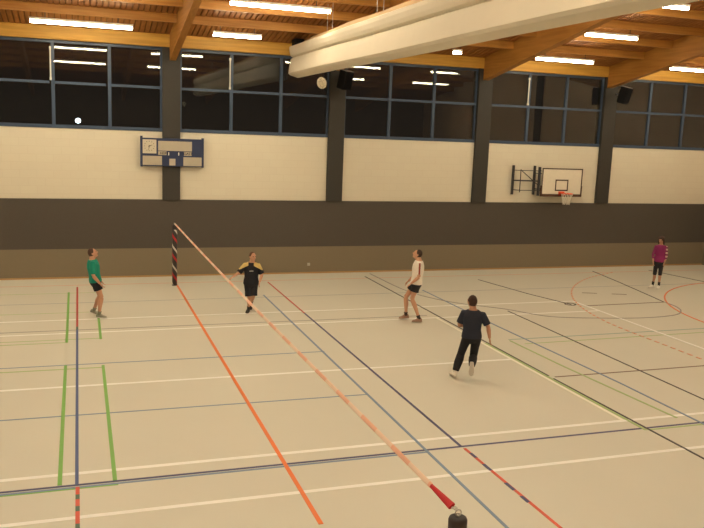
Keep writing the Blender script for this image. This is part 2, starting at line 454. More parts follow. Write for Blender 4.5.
# ------------------------------------------------------------------ raised divider curtain
ct = thing('divider_curtain', 'raised cream divider curtain hanging folded under the roof', 'curtain', (6.8, 26.55, 6.8))
def curtain():
    b = nb()
    base = [(6.655, 7.745), (6.652, 7.66), (6.675, 7.54), (6.71, 7.455), (6.80, 7.41), (6.725, 7.365), (6.69, 7.22), (6.66, 7.05), (6.635, 6.90), (6.70, 6.845), (7.00, 6.775), (7.06, 6.86), (6.99, 7.22), (6.92, 7.41), (7.02, 7.62), (7.10, 7.76), (7.00, 7.92), (6.88, 7.93), (6.76, 7.76), (6.69, 7.765)]
    n = 110; y0, y1 = 26.55, 4.6; rings = []
    for k in range(n+1):
        y = y0+(y1-y0)*k/n; s = k/n
        ring = []
        for i, (x_, z_) in enumerate(base):
            wob = .005*math.sin(y*2.1+i)
            dz = .007*math.sin(y*.6+i*.1)
            tz = 0
            if i in (16, 17):    # the slack upper cloth: low at the end, then gathered up between the cables
                tz = -.16*math.exp(-(26.55-y)/1.3) + .012*math.sin(y*1.6)
            if k == 0: cxm, czm = 6.86, z_; x2 = x_+(cxm-x_)*.10; 
            else: x2 = x_
            ring.append(b.verts.new((x2+wob-6.8, y-26.55, z_+dz+tz-6.8)))
        rings.append(ring)
    m_ = len(base)
    for r, s_ in zip(rings, rings[1:]):
        for i in range(m_):
            f = b.faces.new((r[i], r[(i+1) % m_], s_[(i+1) % m_], s_[i])); f.material_index = 1 if i in (16, 17) else 0
    b.faces.new(rings[0]); b.faces.new(rings[-1][::-1])
    return b
M['uppertan'] = mat('tan_upper_cloth', (.50, .34, .18), rough=.8)  # browner tan than the other folds, for the upper cloth faces
obj('folded_cloth', curtain(), [M['curtain'], M['uppertan']], ct)
bb = nb(); box(bb, .02, .22, -22, -.15, .92, .98); obj('carrier_rail', bb, M['steel'], ct)
for y in (23.1, 22.6, 18.95, 18.5, 14.8, 14.3, 10.2, 9.7):
    cb = nb(); tube(cb, [(.13, y-26.55, 1.10), (.13, y-26.55, roofz(7.9, y)-6.8)], .008, 6); obj('lifting_cable', cb, M['cable'], ct)
hb = nb(); box(hb, -.02, .30, -.35, .12, .98, 1.20, bev=.02); obj('winch_bracket', hb, M['black'], ct)

# ------------------------------------------------------------------ loudspeakers
def speaker(loc, rz, tilt, at_, label, group='black hall loudspeakers'):
    t = thing('loudspeaker', label, 'loudspeaker', loc, rz, group)
    R_ = Matrix.Rotation(tilt, 4, 'X')
    def tr(b): bmesh.ops.transform(b, matrix=R_, verts=b.verts); return b
    b = nb(); box(b, -.20, .20, -.16, .16, -.31, .31, bev=.025); obj('cabinet', tr(b), M['black'], t)
    b = nb(); box(b, -.17, .17, -.185, -.162, -.28, .28, bev=.008); g_ = obj('grille', tr(b), M['spkgrille'], t)
    e_ = Matrix.Rotation(-rz, 3, 'Z') @ (V(at_)-V(loc)); b = nb(); tube(b, [(0, .12, 0), (0, .24, .02), e_, e_+(Matrix.Rotation(-rz, 3, 'Z') @ V((0, .02, 0)))], .03, 10); obj('wall_bracket', b, M['steel'], t)
    b = nb(); box(b, -.19, .19, -.15, .15, .312, .322, bev=.004); obj('top_plate', tr(b), M['greyplastic'], t)
speaker((19.93, 26.42, 6.83), math.radians(28), math.radians(14), (20.05, 27.065, 6.9), 'black loudspeaker bracketed off the right-hand wall column beneath a timber beam')
speaker((8.62, 26.42, 6.78), math.radians(28), math.radians(14), (8.75, 27.065, 6.85), 'black loudspeaker just under the curtain end, right of the flying ball')

# ------------------------------------------------------------------ scoreboard
sb = thing('scoreboard', 'dark blue scoreboard with clock on the white wall and column', 'scoreboard', (1.93, YF-.16, 3.71))
W_, H_ = 2.0, .91
def sp(px, pz): return (px-75)/433*W_, (252-pz)/197*H_       # crop px to board metres
b = nb(); box(b, 0, W_, -.06, .05, 0, H_, bev=.01); box(b, -.02, .05, -.07, .05, -.02, H_+.06); box(b, W_-.05, W_+.02, -.07, .05, -.02, H_+.04)
box(b, .3, .6, .04, .17, .3, .6); box(b, 1.4, 1.7, .04, .17, .3, .6)
obj('cabinet', b, M['navy'], sb)
def panel(name, x0, z0, x1, z1, m, dz=.006):
    a = sp(x0, z1); c = sp(x1, z0); return obj(name, bx(a[0], c[0], -.06-dz, -.058, a[1], c[1]), m, sb)
pc = panel('clock', 85, 66, 180, 163, M['clockface'])
panel('display_panel', 192, 74, 428, 142, M['display']); panel('display_panel', 86, 180, 218, 244, M['display'])
panel('display_panel', 368, 184, 498, 246, M['display']); panel('display_panel', 270, 197, 312, 245, M['display'])
panel('display_panel', 192, 146, 250, 172, M['display'], .004); panel('display_panel', 372, 146, 426, 174, M['display'], .004)
cxk, czk = sp(131, 112)
cb = nb()
for k in range(12):
    a = k*PI/6; r0 = .155; x_, z_ = cxk+r0*math.sin(a), czk+r0*math.cos(a)
    box(cb, x_-.010, x_+.010, -.072, -.064, z_-.010, z_+.010)
obj('hour_marks', cb, M['black'], pc)
def hand(a, L, w_):
    b = nb(); d = V((math.sin(a), 0, math.cos(a))); n = V((d.z, 0, -d.x))*w_; o = V((cxk, -.076, czk))
    v = [b.verts.new(o+n-d*.03), b.verts.new(o-n-d*.03), b.verts.new(o-n*.5+d*L), b.verts.new(o+n*.5+d*L)]
    f = b.faces.new(v); r = bmesh.ops.extrude_face_region(b, geom=[f]); bmesh.ops.translate(b, verts=[e for e in r['geom'] if isinstance(e, bmesh.types.BMVert)], vec=(0, .006, 0))
    obj('clock_hand', b, M['black'], pc)
hand(math.radians(68), .10, .012); hand(math.radians(190), .13, .009)
def text(s, size, loc, m, parent, name='lettering'):
    cu = bpy.data.curves.new(name, 'FONT'); cu.body = s; cu.size = size; cu.extrude = .002; cu.align_x = 'CENTER'; cu.align_y = 'CENTER'
    tmp = bpy.data.objects.new('t', cu); C.objects.link(tmp)
    dg = bpy.context.evaluated_depsgraph_get(); me = bpy.data.meshes.new_from_object(tmp.evaluated_get(dg))
    bpy.data.objects.remove(tmp); me.materials.clear(); me.materials.append(m)
    me.transform(Matrix.Rotation(PI/2, 4, 'X')); o = bpy.data.objects.new(name, me); C.objects.link(o); o.parent = parent; o.location = loc
    return o
x_, z_ = sp(232, 160); text('HEIM', .115, (x_, -.07, z_), M['black'], sb)
x_, z_ = sp(400, 160); text('GAST', .115, (x_, -.07, z_), M['black'], sb)
for px in (265, 335):
    x_, z_ = sp(px, 163); b = nb(); box(b, x_-.016, x_+.016, -.068, -.058, z_-.05, z_+.05, bev=.006); obj('indicator', b, M['white'], sb)

# ------------------------------------------------------------------ basketball hoop on folding bracket
hp = thing('basketball_hoop', 'white basketball backboard with orange rim on a folded wall bracket', 'basketball hoop', (17.68, YF-.05, 2.9))
X0, X1, Z0, Z1 = -.90, .90, .02, 1.07; yb = -.40
b = nb(); box(b, X0, X1, yb, yb+.04, Z0, Z1, bev=.005); bd = obj('backboard', b, M['boardwhite'], hp)
b = nb(); t = .045; y0 = yb-.006
box(b, X0, X1, y0, yb+.001, Z1-t, Z1); box(b, X0, X0+t, y0, yb+.001, Z0, Z1); box(b, X1-t, X1, y0, yb+.001, Z0, Z1); box(b, X0, X1, y0, yb+.001, Z0, Z0+t)
obj('border', b, M['boardline'], bd)
b = nb(); a0, a1, c0, c1 = -.30, .28, .20, .64
box(b, a0, a1, y0, yb+.001, c1-.05, c1); box(b, a0, a1, y0, yb+.001, c0, c0+.05); box(b, a0, a0+.05, y0, yb+.001, c0, c1); box(b, a1-.05, a1, y0, yb+.001, c0, c1)
obj('target_square', b, M['boardline'], bd)
b = nb(); box(b, X0-.015, X1+.015, yb-.02, yb+.06, Z0-.04, Z0+.06, bev=.01); box(b, X0-.015, X0+.03, yb-.02, yb+.06, Z0, Z0+.38, bev=.01); box(b, X1-.03, X1+.015, yb-.02, yb+.06, Z0, Z0+.38, bev=.01)
obj('edge_padding', b, M['pad'], hp)
rimc = V((0, yb-.39, .13))
b = nb(); N = 28; mr = .228
pts = [rimc+V((mr*math.cos(2*PI*i/N), mr*math.sin(2*PI*i/N), 0)) for i in range(N+1)]
tube(b, pts, .012, 8); box(b, -.13, .13, yb-.02, yb-.004, .02, .18); 
for sx in (-.10, .10):
    tube(b, [(sx, yb-.01, .03), (sx*1.6, yb-.20, .122)], .010, 8); tube(b, [(sx, yb-.01, .13), (sx*1.2, yb-.19, .128)], .012, 8)
v = [b.verts.new(p) for p in ((-.12, yb-.01, .125), (.12, yb-.01, .125), (.10, yb-.19, .125), (-.10, yb-.19, .125))]; b.faces.new(v)
rim = obj('rim', b, M['rim'], hp)
b = nb(); NN = 12; lev = [(0, .225), (.1, .19), (.2, .155), (.3, .13), (.42, .125)]
for i in range(NN):
    for s in (1, -1):
        pp = [rimc+V((r*math.cos(2*PI*(i+s*k*.5)/NN), r*math.sin(2*PI*(i+s*k*.5)/NN), -d)) for k, (d, r) in enumerate(lev)]
        tube(b, pp, .006, 5)
obj('net', b, M['net'], rim)
b = nb()   # folding bracket to the left of the board
for xx in (-1.95, -1.02): box(b, xx-.018, xx+.018, -.10, .04, .02, 1.13)
tube(b, [(-1.78, -.30, .12), (-1.78, -.30, 1.0)], .018, 8)
for zz in (.95, .20): tube(b, [(-1.95, -.06, zz), (-1.75, -.30, zz), (-.85, -.34, zz)], .014, 8)
tube(b, [(-1.95, -.05, .56), (-.95, -.33, .56)], .026, 8)
tube(b, [(-1.75, -.30, .95), (-.95, -.33, .36)], .016, 8)
tube(b, [(-.98, -.32, .0), (-.98, -.32, 1.10)], .055, 10)
obj('folding_bracket', b, M['steel'], hp)
b = nb()
for zz in (.25, .85): tube(b, [(-.99, -.20, zz), (.5, -.20, zz)], .022, 8); tube(b, [(.5, -.20, zz), (.5, -.36, zz)], .02, 8); tube(b, [(-.99, -.32, zz), (-.99, -.06, zz)], .02, 8)
tube(b, [(.5, -.20, .2), (.5, -.20, .9)], .022, 8); tube(b, [(-.4, -.20, .2), (-.4, -.2, .9)], .022, 8); tube(b, [(-.4, -.2, .5), (-.4, -.36, .5)], .02, 8)
obj('support_frame', b, M['steel'], hp)

b = nb(); box(b, -.05, .05, -.03, .0, -.05, .05, bev=.008); so = obj('wall_socket', b, M['socket'], None, loc=(7.73, YF-.03, .33)); tag(so, 'small pale wall socket on the tan band between two players', 'socket')

# ------------------------------------------------------------------ net posts and tape
def post_mat():
    m = bpy.data.materials.new('striped_post'); m.use_nodes = True; nt = m.node_tree; p = nt.nodes['Principled BSDF']; p.inputs['Roughness'].default_value = .55
    tc = nt.nodes.new('ShaderNodeTexCoord'); sx = nt.nodes.new('ShaderNodeSeparateXYZ'); nt.links.new(tc.outputs['Object'], sx.inputs[0])
    at = nt.nodes.new('ShaderNodeMath'); at.operation = 'ARCTAN2'; nt.links.new(sx.outputs[1], at.inputs[0]); nt.links.new(sx.outputs[0], at.inputs[1])
    k1 = nt.nodes.new('ShaderNodeMath'); k1.operation = 'MULTIPLY'; k1.inputs[1].default_value = 1/(2*PI); nt.links.new(at.outputs[0], k1.inputs[0])
    k2 = nt.nodes.new('ShaderNodeMath'); k2.operation = 'MULTIPLY_ADD'; k2.inputs[1].default_value = 1/.62; nt.links.new(sx.outputs[2], k2.inputs[0]); nt.links.new(k1.outputs[0], k2.inputs[2])
    fr = nt.nodes.new('ShaderNodeMath'); fr.operation = 'FRACT'; nt.links.new(k2.outputs[0], fr.inputs[0])
    r = nt.nodes.new('ShaderNodeValToRGB'); r.color_ramp.interpolation = 'CONSTANT'; e = r.color_ramp.elements
    D_ = (.035, .028, .028, 1); e[0].position = 0; e[0].color = (.50, .02, .03, 1); e[1].position = .17; e[1].color = D_
    for pos, col in ((.48, (.62, .58, .52, 1)), (.62, D_)):
        q = e.new(pos); q.color = col
    nt.links.new(fr.outputs[0], r.inputs[0]); nt.links.new(r.outputs[0], p.inputs['Base Color']); return m
M['post'] = post_mat()
def net_post(loc, label, rot=0):
    t = thing('net_post', label, 'post', loc, rot, 'padded net posts')
    b = nb(); ax = (V((1, 0, 0)), V((0, 1, 0)))
    loft(b, [(V((0, 0, .02)), *ax, .075, .075), (V((0, 0, 1.92)), *ax, .078, .078), (V((0, 0, 1.94)), *ax, .070, .070), (V((0, 0, 1.948)), *ax, .05, .05)], 24)
    obj('padding', b, M['post'], t, True)
    b = nb(); loft(b, [(V((0, 0, 1.80)), *ax, .0785, .0785), (V((0, 0, 1.925)), *ax, .080, .080), (V((0, 0, 1.945)), *ax, .072, .072), (V((0, 0, 1.952)), *ax, .05, .05)], 24); obj('cap', b, M['postdark'], t, True)
    b = nb(); tube(b, [(0, 0, 0), (0, 0, .03)], .085, 24); obj('base_ring', b, M['steel'], t)
    b = nb(); tube(b, [(0, 0, 1.93), (0, 0, 1.965)], .012, 8); tube(b, [V((.028*math.cos(a), .0, 1.985+.028*math.sin(a))) for a in [2*PI*i/12 for i in range(13)]], .006, 6)
    obj('eye_bolt', b, M['cable'], t)
    return t
FAR = V((2.85, 25.60, 0)); NEAR = V((2.955, 5.60, 0))
net_post(FAR, 'dark post with red and white spiral stripes near the wall', .6)
net_post(NEAR, 'dark padded post, only its top showing at the bottom edge')
tp = thing('net_tape', 'pink and white tape stretched between the two posts', 'tape', (FAR.x, FAR.y, 1.985))
TL = FAR.y-NEAR.y
def tape_piece(y0, y1, m, name='tape_band', w0=.05, w1=.05, th=.008, tw0=.6, tw1=.6, n=2):
    b = nb(); secs = []
    for k in range(n+1):
        s = k/n; y = y0+(y1-y0)*s; w_ = w0+(w1-w0)*s; tw = tw0+(tw1-tw0)*s
        a = V((math.sin(tw), 0, math.cos(tw))); c = V(((NEAR.x-FAR.x)*y/TL, -y, -.05*math.sin(PI*y/TL)))
        secs.append((c, a, V((a.z, 0, -a.x)), w_/2, th))
    loft(b, secs, 10); return obj(name, b, m, tp)
y = .06; k = 0
while y < TL-.54-.01:
    y2 = min(y+.45, TL-.54); tape_piece(y, y2, M['tape_pale'] if (k % 2 == 0) else M['tape_salmon']); y = y2; k += 1
ob = tape_piece(TL-.54, TL-.12, M['red'], 'red_sleeve', .038, .070, .014, .7, .9, 8); ob['label'] = 'red cloth sleeve'
b = nb(); nx = NEAR.x-FAR.x; tube(b, [(nx, -(TL-.12), -.01), (nx, -(TL-.03), 0)], .006, 6); tube(b, [V((nx+.025*math.cos(a), -(TL-.07)+.02*math.sin(a), .01)) for a in [2*PI*i/12 for i in range(13)]], .004, 6)
obj('hook', b, M['cable'], tp)
b = nb(); tube(b, [(0, -.0, 0), (0, -.07, 0)], .01, 6); obj('knot', b, M['tape_salmon'], tp)

# ------------------------------------------------------------------ ball in flight
bl = thing('ball', 'pale round ball flying high in front of the windows', 'ball', (4.72, 16.0, 6.03))
b = nb(); ellipsoid(b, V((0, 0, 0)), (V((1, 0, 0)), V((0, 1, 0)), V((0, 0, 1))), (.098, .098, .118), 28, 18)
bc = obj('cover', b, M['ball'], bl, True)
b = nb()
for ax in (0, 1, 2):
    for off in (-.045, .045):
        r = math.sqrt(.099**2-off**2); pp = []
        for i in range(25):
            a = 2*PI*i/24; q = [r*math.cos(a), r*math.sin(a)]; q.insert(ax, off); q[2] *= .118/.098; pp.append(V(q))
        tube(b, pp, .0022, 5)
obj('seam', b, M['ballseam'], bc)
bl.rotation_euler = (0, math.radians(-22), .4)

# ------------------------------------------------------------------ people
def bake(name, bm, voxel, iters, mats, parent):
    me = bpy.data.meshes.new('tmp'); bmesh.ops.recalc_face_normals(bm, faces=bm.faces); bm.to_mesh(me); bm.free()
    o = bpy.data.objects.new('tmp', me); C.objects.link(o)
    r = o.modifiers.new('r', 'REMESH'); r.mode = 'VOXEL'; r.voxel_size = voxel; r.use_smooth_shade = True
    s = o.modifiers.new('s', 'SMOOTH'); s.iterations = iters; s.factor = .5
    dg = bpy.context.evaluated_depsgraph_get(); out = bpy.data.meshes.new_from_object(o.evaluated_get(dg))
    bpy.data.objects.remove(o); out.name = name; out.materials.clear()
    for m_ in mats: out.materials.append(m_)
    for p in out.polygons: p.use_smooth = True; p.material_index = 0
    q = bpy.data.objects.new(name, out); C.objects.link(q); q.parent = parent
    return q
def paint(o, fn):
    for p in o.data.polygons:
        i = fn(p.center)
        if i: p.material_index = i
M['eye'] = mat('eye', (.04, .03, .03), rough=.3); M['lips'] = mat('lips', (.42, .14, .10), rough=.5)
def skin(name, c): return mat(name, c, rough=.55, noise=.05, nscale=9)

def person(loc, label, J, skinc, hairc, shirt=None, bottom=None, shoe=(.6, .58, .54), sock=None, sleeve=.5, hairstyle='short', scale=1.0,
           leglen='shorts', shirtpaint=None, shirtmats=(), handred=False, build=1.0, sole=(.75, .73, .68), shirtname='shirt', loose=.02, bottomloose=.03, sleeves_skin=None, hem=-.02):
    """J: joints in metres, x = right, y = away, z = up, before yaw"""
    yaw = -math.atan2(loc[0], loc[1])
    t = thing('person', label, 'person', loc, yaw)
    J = {k: V(v)*scale for k, v in J.items() if k not in ('face', 'toeL', 'toeR')} | {k: V(v).normalized() for k, v in J.items() if k in ('face', 'toeL', 'toeR')}
    B = build*scale
    J['head'] = J['head'] - V((0, 0, .03)); J['neck'] = J['neck'] + V((0, 0, .012)); J['shL'] = J['shL'] + V((0, 0, .005)); J['shR'] = J['shR'] + V((0, 0, .005))
    sk = skin('skin', skinc)
    up = V((0, 0, 1))
    lat_s = (J['shR']-J['shL']).normalized(); lat_h = (J['hipR']-J['hipL']).normalized()
    neck, pel = J['neck'], (J['hipL']+J['hipR'])/2
    spine = neck-pel
    def torso_secs(ex, top=True, low=True, zmin=-.1, zmax=1.0):
        out = []
        for s, ra, rb in ((-.16, .115, .09), (-.08, .155, .11), (0, .168, .118), (.12, .163, .115), (.30, .143, .102), (.48, .150, .108), (.66, .168, .118), (.80, .175, .108), (.90, .142, .088), (.95, .112, .076), (.985, .085, .070), (1.03, .064, .062)):
            if s < zmin or s > zmax+.03: continue
            c = pel+spine*s; l = lat_h.lerp(lat_s, min(1, max(0, s))).normalized()
            d = spine.normalized(); l = (l-d*l.dot(d)).normalized(); f = d.cross(l)
            out.append((c, l, f, ra*B+ex, rb*B+ex))
        return out
    bm = nb()
    loft(bm, torso_secs(0, zmax=1.05, zmin=-.2), 20)
    # neck + head
    hc = J['head']; hu = (hc-neck); hu = (hu.normalized()*.6+up*.4).normalized()
    tube(bm, [neck-spine.normalized()*.05, neck+(hc-neck)*.35, hc], [.068*B, .062*B, .058*B], 14)
    f = J['face']; r = f.cross(hu).normalized(); hu2 = r.cross(f).normalized()
    ax = (r, f, hu2); hs = scale*1.08
    def headfn(l):
        z = l.z; k = 1.0
        if z < 0: k = 1 + .22*z            # narrowing to the jaw
        return V((l.x*k*(1 if l.y > -.2 else 1.02), l.y*(1+.05*(l.y < 0)) if z > -.2 else l.y*(.92 if l.y > 0 else .85), z))
    ellipsoid(bm, hc, ax, (.077*hs, .096*hs, .118*hs), 24, 18, headfn)
    at = lambda x_, y_, z_: hc+r*x_*hs+f*y_*hs+hu2*z_*hs
    ellipsoid(bm, at(0, .055, -.082), ax, (.030*hs, .030*hs, .024*hs), 10, 8)           # chin
    tube(bm, [at(0, .086, .022), at(0, .104, -.012), at(0, .112, -.024)], [.009*hs, .012*hs, .014*hs], 8)   # nose
    for s in (-1, 1):
        ellipsoid(bm, at(s*.079, -.008, -.005), ax, (.009*hs, .018*hs, .031*hs), 8, 6)   # ear
        ellipsoid(bm, at(s*.030, .080, .030), ax, (.026*hs, .012*hs, .008*hs), 8, 6)     # brow
        ellipsoid(bm, at(s*.032, .082, .008), ax, (.014*hs, .010*hs, .009*hs), 8, 6)     # eye
    ellipsoid(bm, at(0, .086, -.050), ax, (.024*hs, .011*hs, .009*hs), 8, 6)             # lips
    # arms and hands
    for S_ in 'LR':
        sh, el, wr = J['sh'+S_], J['el'+S_], J['wr'+S_]
        inn = (pel+spine*.86)
        tube(bm, [sh.lerp(inn, .45), sh, sh.lerp(el, .35), el.lerp(sh, .15), el], [.060*B, .056*B, .050*B, .041*B, .038*B], 12)
        tube(bm, [el, el.lerp(wr, .25), el.lerp(wr, .7), wr], [.038*B, .043*B, .033*B, .026*B], 12)
        d = (wr-el).normalized(); hint = J.get('palm'+S_, V((1, 0, 0)) if abs(d.x) < .8 else V((0, 0, 1)))
        n_, w_ = frame_at(d, hint)          # n_: palm normal, w_: across
        pc_ = wr+d*.048*hs
        ellipsoid(bm, pc_, (w_, d, n_), (.042*hs, .056*hs, .017*hs), 12, 8)
        for k, (off, L) in enumerate(((-.030, .068), (-.010, .078), (.011, .073), (.030, .057))):
            p0 = wr+d*.080*hs+w_*off*hs; p1 = p0+(d*.9+n_*.25)*L*.5*hs; p2 = p1+(d*.7+n_*.65)*L*.5*hs
            tube(bm, [p0-d*.03*hs, p0, p1, p2], [.0095*hs, .0095*hs, .009*hs, .0078*hs], 7)
        p0 = wr+d*.028*hs-w_*.032*hs; tube(bm, [p0, p0+(d*.6-w_*.7)*.035*hs, p0+(d*.95-w_*.75+n_*.2)*.062*hs], [.013*hs, .011*hs, .009*hs], 7)
    # legs and feet
    for S_ in 'LR':
        hi, kn, an = J['hip'+S_], J['kn'+S_], J['an'+S_]; toe = J['toe'+S_]
        sn = (an-kn).normalized()
        cf = frame_at(sn, J['toe'+S_])[0]*-.012*scale
        tube(bm, [hi+(pel-hi)*.1+up*.06*scale, hi-up*.03*scale, hi.lerp(kn, .35), hi.lerp(kn, .8), kn], [.080*B, .088*B, .076*B, .055*B, .052*B], 16)
        tube(bm, [kn, kn.lerp(an, .3)+cf, kn.lerp(an, .62)+cf*.5, an], [.051*B, .056*B, .042*B, .032*B], 14)
        tube(bm, [an, an-sn*0+toe*.02*scale+sn*.035*scale], [.034*B, .036*B], 10)
        tube(bm, [an+sn*.045*scale-toe*.03*scale, an+sn*.05*scale+toe*.09*scale, an+sn*.06*scale+toe*.15*scale], [.033*scale, .032*scale, .022*scale], 10)
    body = bake('body', bm, .0075, 3, [sk, M['eye'], M['lips']], t)
    eL, eR, mo = at(-.032, .088, .008), at(.032, .088, .008), at(0, .094, -.050)
    paint(body, lambda c: 1 if min((c-eL).length, (c-eR).length) < .012 else (2 if (abs((c-mo).dot(r)) < .022 and abs((c-mo).dot(hu2)) < .007 and (c-mo).length < .03) else 0))
    # hair
    hm = mat('hair', hairc, rough=.7, noise=.25, nscale=40)
    b = nb()
    ellipsoid(b, at(0, -.018, .022), ax, (.083*hs, .095*hs, .112*hs), 20, 14)
    if hairstyle == 'long':
        ellipsoid(b, at(0, -.014, .034), ax, (.092*hs, .103*hs, .108*hs), 20, 14)
        for s in (-1, 1): ellipsoid(b, at(s*.062, .03, .045), ax, (.034*hs, .05*hs, .06*hs), 12, 8)
        tube(b, [at(0, -.05, .02), at(0, -.085, -.06), at(0, -.09, -.15), at(0, -.08, -.22)], [.07*hs, .07*hs, .055*hs, .03*hs], 12)
        for s in (-1, 1): tube(b, [at(s*.06, .0, .05), at(s*.082, .012, -.03), at(s*.086, .01, -.13)], [.034*hs, .034*hs, .022*hs], 8)
    bake('hair', b, .008, 2, [hm], t)
    # shirt
    sm = [mat(shirtname, shirt, rough=.8, noise=.08, nscale=10, bump=.3, bscale=6)]+[mat(shirtname+'_accent', c_, rough=.8) for c_ in shirtmats]
    b = nb(); ss = torso_secs(loose, zmax=.96, zmin=hem)
    loft(b, ss, 24)
    for S_ in 'LR':
        sh, el, wr = J['sh'+S_], J['el'+S_], J['wr'+S_]; inn = pel+spine*.84
        if sleeve <= 1:
            e = sh.lerp(el, sleeve*1.15); tube(b, [sh.lerp(inn, .5), sh, sh.lerp(e, .6), e], [.070*B, (.058*B+.012), (.053*B+.018), .052*B+.022], 14)
        else:
            tube(b, [sh.lerp(inn, .5), sh, sh.lerp(el, .5), el, el.lerp(wr, sleeve-1)], [.070*B, .064*B, .056*B, .047*B, .038*B], 14)
    o = bake(shirtname, b, .010, 2, sm, t)
    if shirtpaint: paint(o, lambda c: shirtpaint(c, J, pel, spine, lat_s))
    # shorts / trousers
    pm = [mat('trousers' if leglen == 'long' else 'shorts', bottom, rough=.75, noise=.08)]
    b = nb()
    loft(b, torso_secs(loose*.6, zmax=.14, zmin=-.2), 20)
    for S_ in 'LR':
        hi, kn, an = J['hip'+S_], J['kn'+S_], J['an'+S_]
        if leglen == 'long':
            tube(b, [hi+up*.05*scale, hi-up*.03*scale, hi.lerp(kn, .5), kn, kn.lerp(an, .25)+frame_at((an-kn).normalized(), J['toe'+S_])[0]*-.012, kn.lerp(an, .5), kn.lerp(an, .93)], [.092*B, .100*B, .083*B, .074*B, .082*B, .080*B, .062*B], 16)
        elif leglen == 'capri':
            tube(b, [hi+up*.05*scale, hi-up*.03*scale, hi.lerp(kn, .5), kn, kn.lerp(an, .12)], [.090*B, .096*B, .082*B, .066*B, .060*B], 16)
        else:
            k_ = {'shorts': .50, 'knee': .92}[leglen]
            tube(b, [hi+up*.05*scale, hi-up*.03*scale, hi.lerp(kn, k_*.6), hi.lerp(kn, k_)], [.090*B, .104*B, .098*B, .092*B+bottomloose*.5], 16)
    for S_ in 'LR':
        if leglen in ('long', 'capri'): ellipsoid(b, J['kn'+S_], (V((1, 0, 0)), V((0, 1, 0)), V((0, 0, 1))), (.072*B,)*3, 12, 8)
    bake('trousers' if leglen == 'long' else 'shorts', b, .010, 2, pm, t)
    # socks and shoes
    shm = mat('shoe', shoe, rough=.5); sol = mat('sole', sole, rough=.6)
    for S_ in 'LR':
        kn, an = J['kn'+S_], J['an'+S_]; toe = J['toe'+S_]; sn = (an-kn).normalized()
        if sock:
            b = nb(); tube(b, [kn.lerp(an, 1-sock[1]), kn.lerp(an, .93), an+sn*.02*scale], [.047*B, .040*B, .044*B], 14); obj('sock', b, mat('sock', sock[0], rough=.9), t, True)
        side = toe.cross(sn).normalized(); dn = side.cross(toe).normalized()
        if dn.dot(sn) < 0: dn = -dn
        def P(a_, d_): return an+toe*a_*scale+dn*d_*scale
        b = nb()
        loft(b, [(P(-.075, .045), side, dn, .022*scale, .028*scale), (P(-.062, .035), side, dn, .036*scale, .048*scale), (P(-.01, .022), side, dn, .042*scale, .060*scale), (P(.05, .038), side, dn, .046*scale, .046*scale),
                 (P(.11, .055), side, dn, .050*scale, .030*scale), (P(.165, .062), side, dn, .040*scale, .022*scale), (P(.19, .068), side, dn, .018*scale, .012*scale)], 16)
        so_ = obj('shoe', b, shm, t, True)
        b = nb(); loft(b, [(P(-.082, .080), side, dn, .025*scale, .012*scale), (P(-.06, .082), side, dn, .040*scale, .014*scale), (P(.03, .083), side, dn, .042*scale, .013*scale), (P(.11, .083), side, dn, .053*scale, .012*scale), (P(.17, .082), side, dn, .042*scale, .011*scale), (P(.198, .078), side, dn, .018*scale, .008*scale)], 16)
        obj('sole', b, sol, so_, True)
    return t

# player in green, in profile facing right and looking up
person((.42, 21.5, 0), 'person in a green t-shirt and black shorts, standing in profile at left', dict(
    head=(-.10, 0, 1.71), neck=(-.125, 0, 1.52), shL=(-.09, .19, 1.44), shR=(-.11, -.19, 1.45), hipL=(-.05, .085, .95), hipR=(-.05, -.085, .95),
    elR=(-.10, -.25, 1.14), wrR=(.06, -.25, .94), elL=(-.06, .24, 1.16), wrL=(.09, .20, .93),
    knR=(.09, -.09, .54), anR=(.03, -.10, .115), knL=(.05, .09, .55), anL=(-.10, .14, .17), face=(.90, -.10, .42), toeR=(1, -.15, -.05), toeL=(.90, .1, -.42)),
    (.58, .31, .20), (.07, .033, .02), shirt=(.005, .235, .165), bottom=(.012, .013, .020), shoe=(.30, .30, .24), sock=((.25, .24, .18), .18), scale=1.02, build=1.12, sleeve=.75, loose=.028)
# player in black jersey facing the camera
def yellow_shoulders(c, J, pel, spine, lat):
    s = (c-pel).dot(spine)/spine.length_squared; l = abs((c-pel).dot(lat))
    return 1 if (s > .66 and l > .075 and s + l*.9 > .93 and l < .34 and c.z > 1.17) else 0
pk = person((4.43, 21.45, 0), 'person in a black jersey with yellow shoulders, arms held out, facing the camera', dict(
    head=(.07, 0, 1.60), neck=(.05, .02, 1.41), shL=(-.13, .02, 1.33), shR=(.22, 0, 1.33), hipL=(-.05, .02, .83), hipR=(.12, .02, .83),
    elL=(-.30, -.05, 1.13), wrL=(-.47, -.12, 1.02), elR=(.33, -.02, 1.10), wrR=(.27, -.18, .90),
    knL=(-.01, -.05, .44), anL=(-.02, .05, .10), knR=(.10, -.04, .46), anR=(.05, .30, .22), face=(.45, -.85, .12), toeL=(-.25, -1, -.05), toeR=(0, -.75, -.65)),
    (.55, .30, .19), (.085, .040, .022), shirt=(.010, .011, .018), bottom=(.010, .011, .018), shoe=(.02, .02, .02), sock=((.03, .03, .03), .2), leglen='knee', sleeve=.85, loose=.035,
    shirtpaint=yellow_shoulders, shirtmats=[(.62, .46, .16)], sole=(.1, .1, .1), shirtname='jersey', hem=-.08, scale=1.0, build=1.08)
jer = [c for c in pk.children if c.name.startswith('jersey')][0]
b = nb(); ink = random.Random(3)
for k in range(7):
    x_ = -.045+k*.026
    ok, p_, n_, _ = jer.closest_point_on_mesh(V((x_, -.40, 1.17)))
    box(b, p_.x-.008, p_.x+.008, p_.y-.006, p_.y+.004, p_.z-.014, p_.z+.014)
obj('chest_print', b, mat('print_ink', (.42, .42, .40), rough=.6), jer)
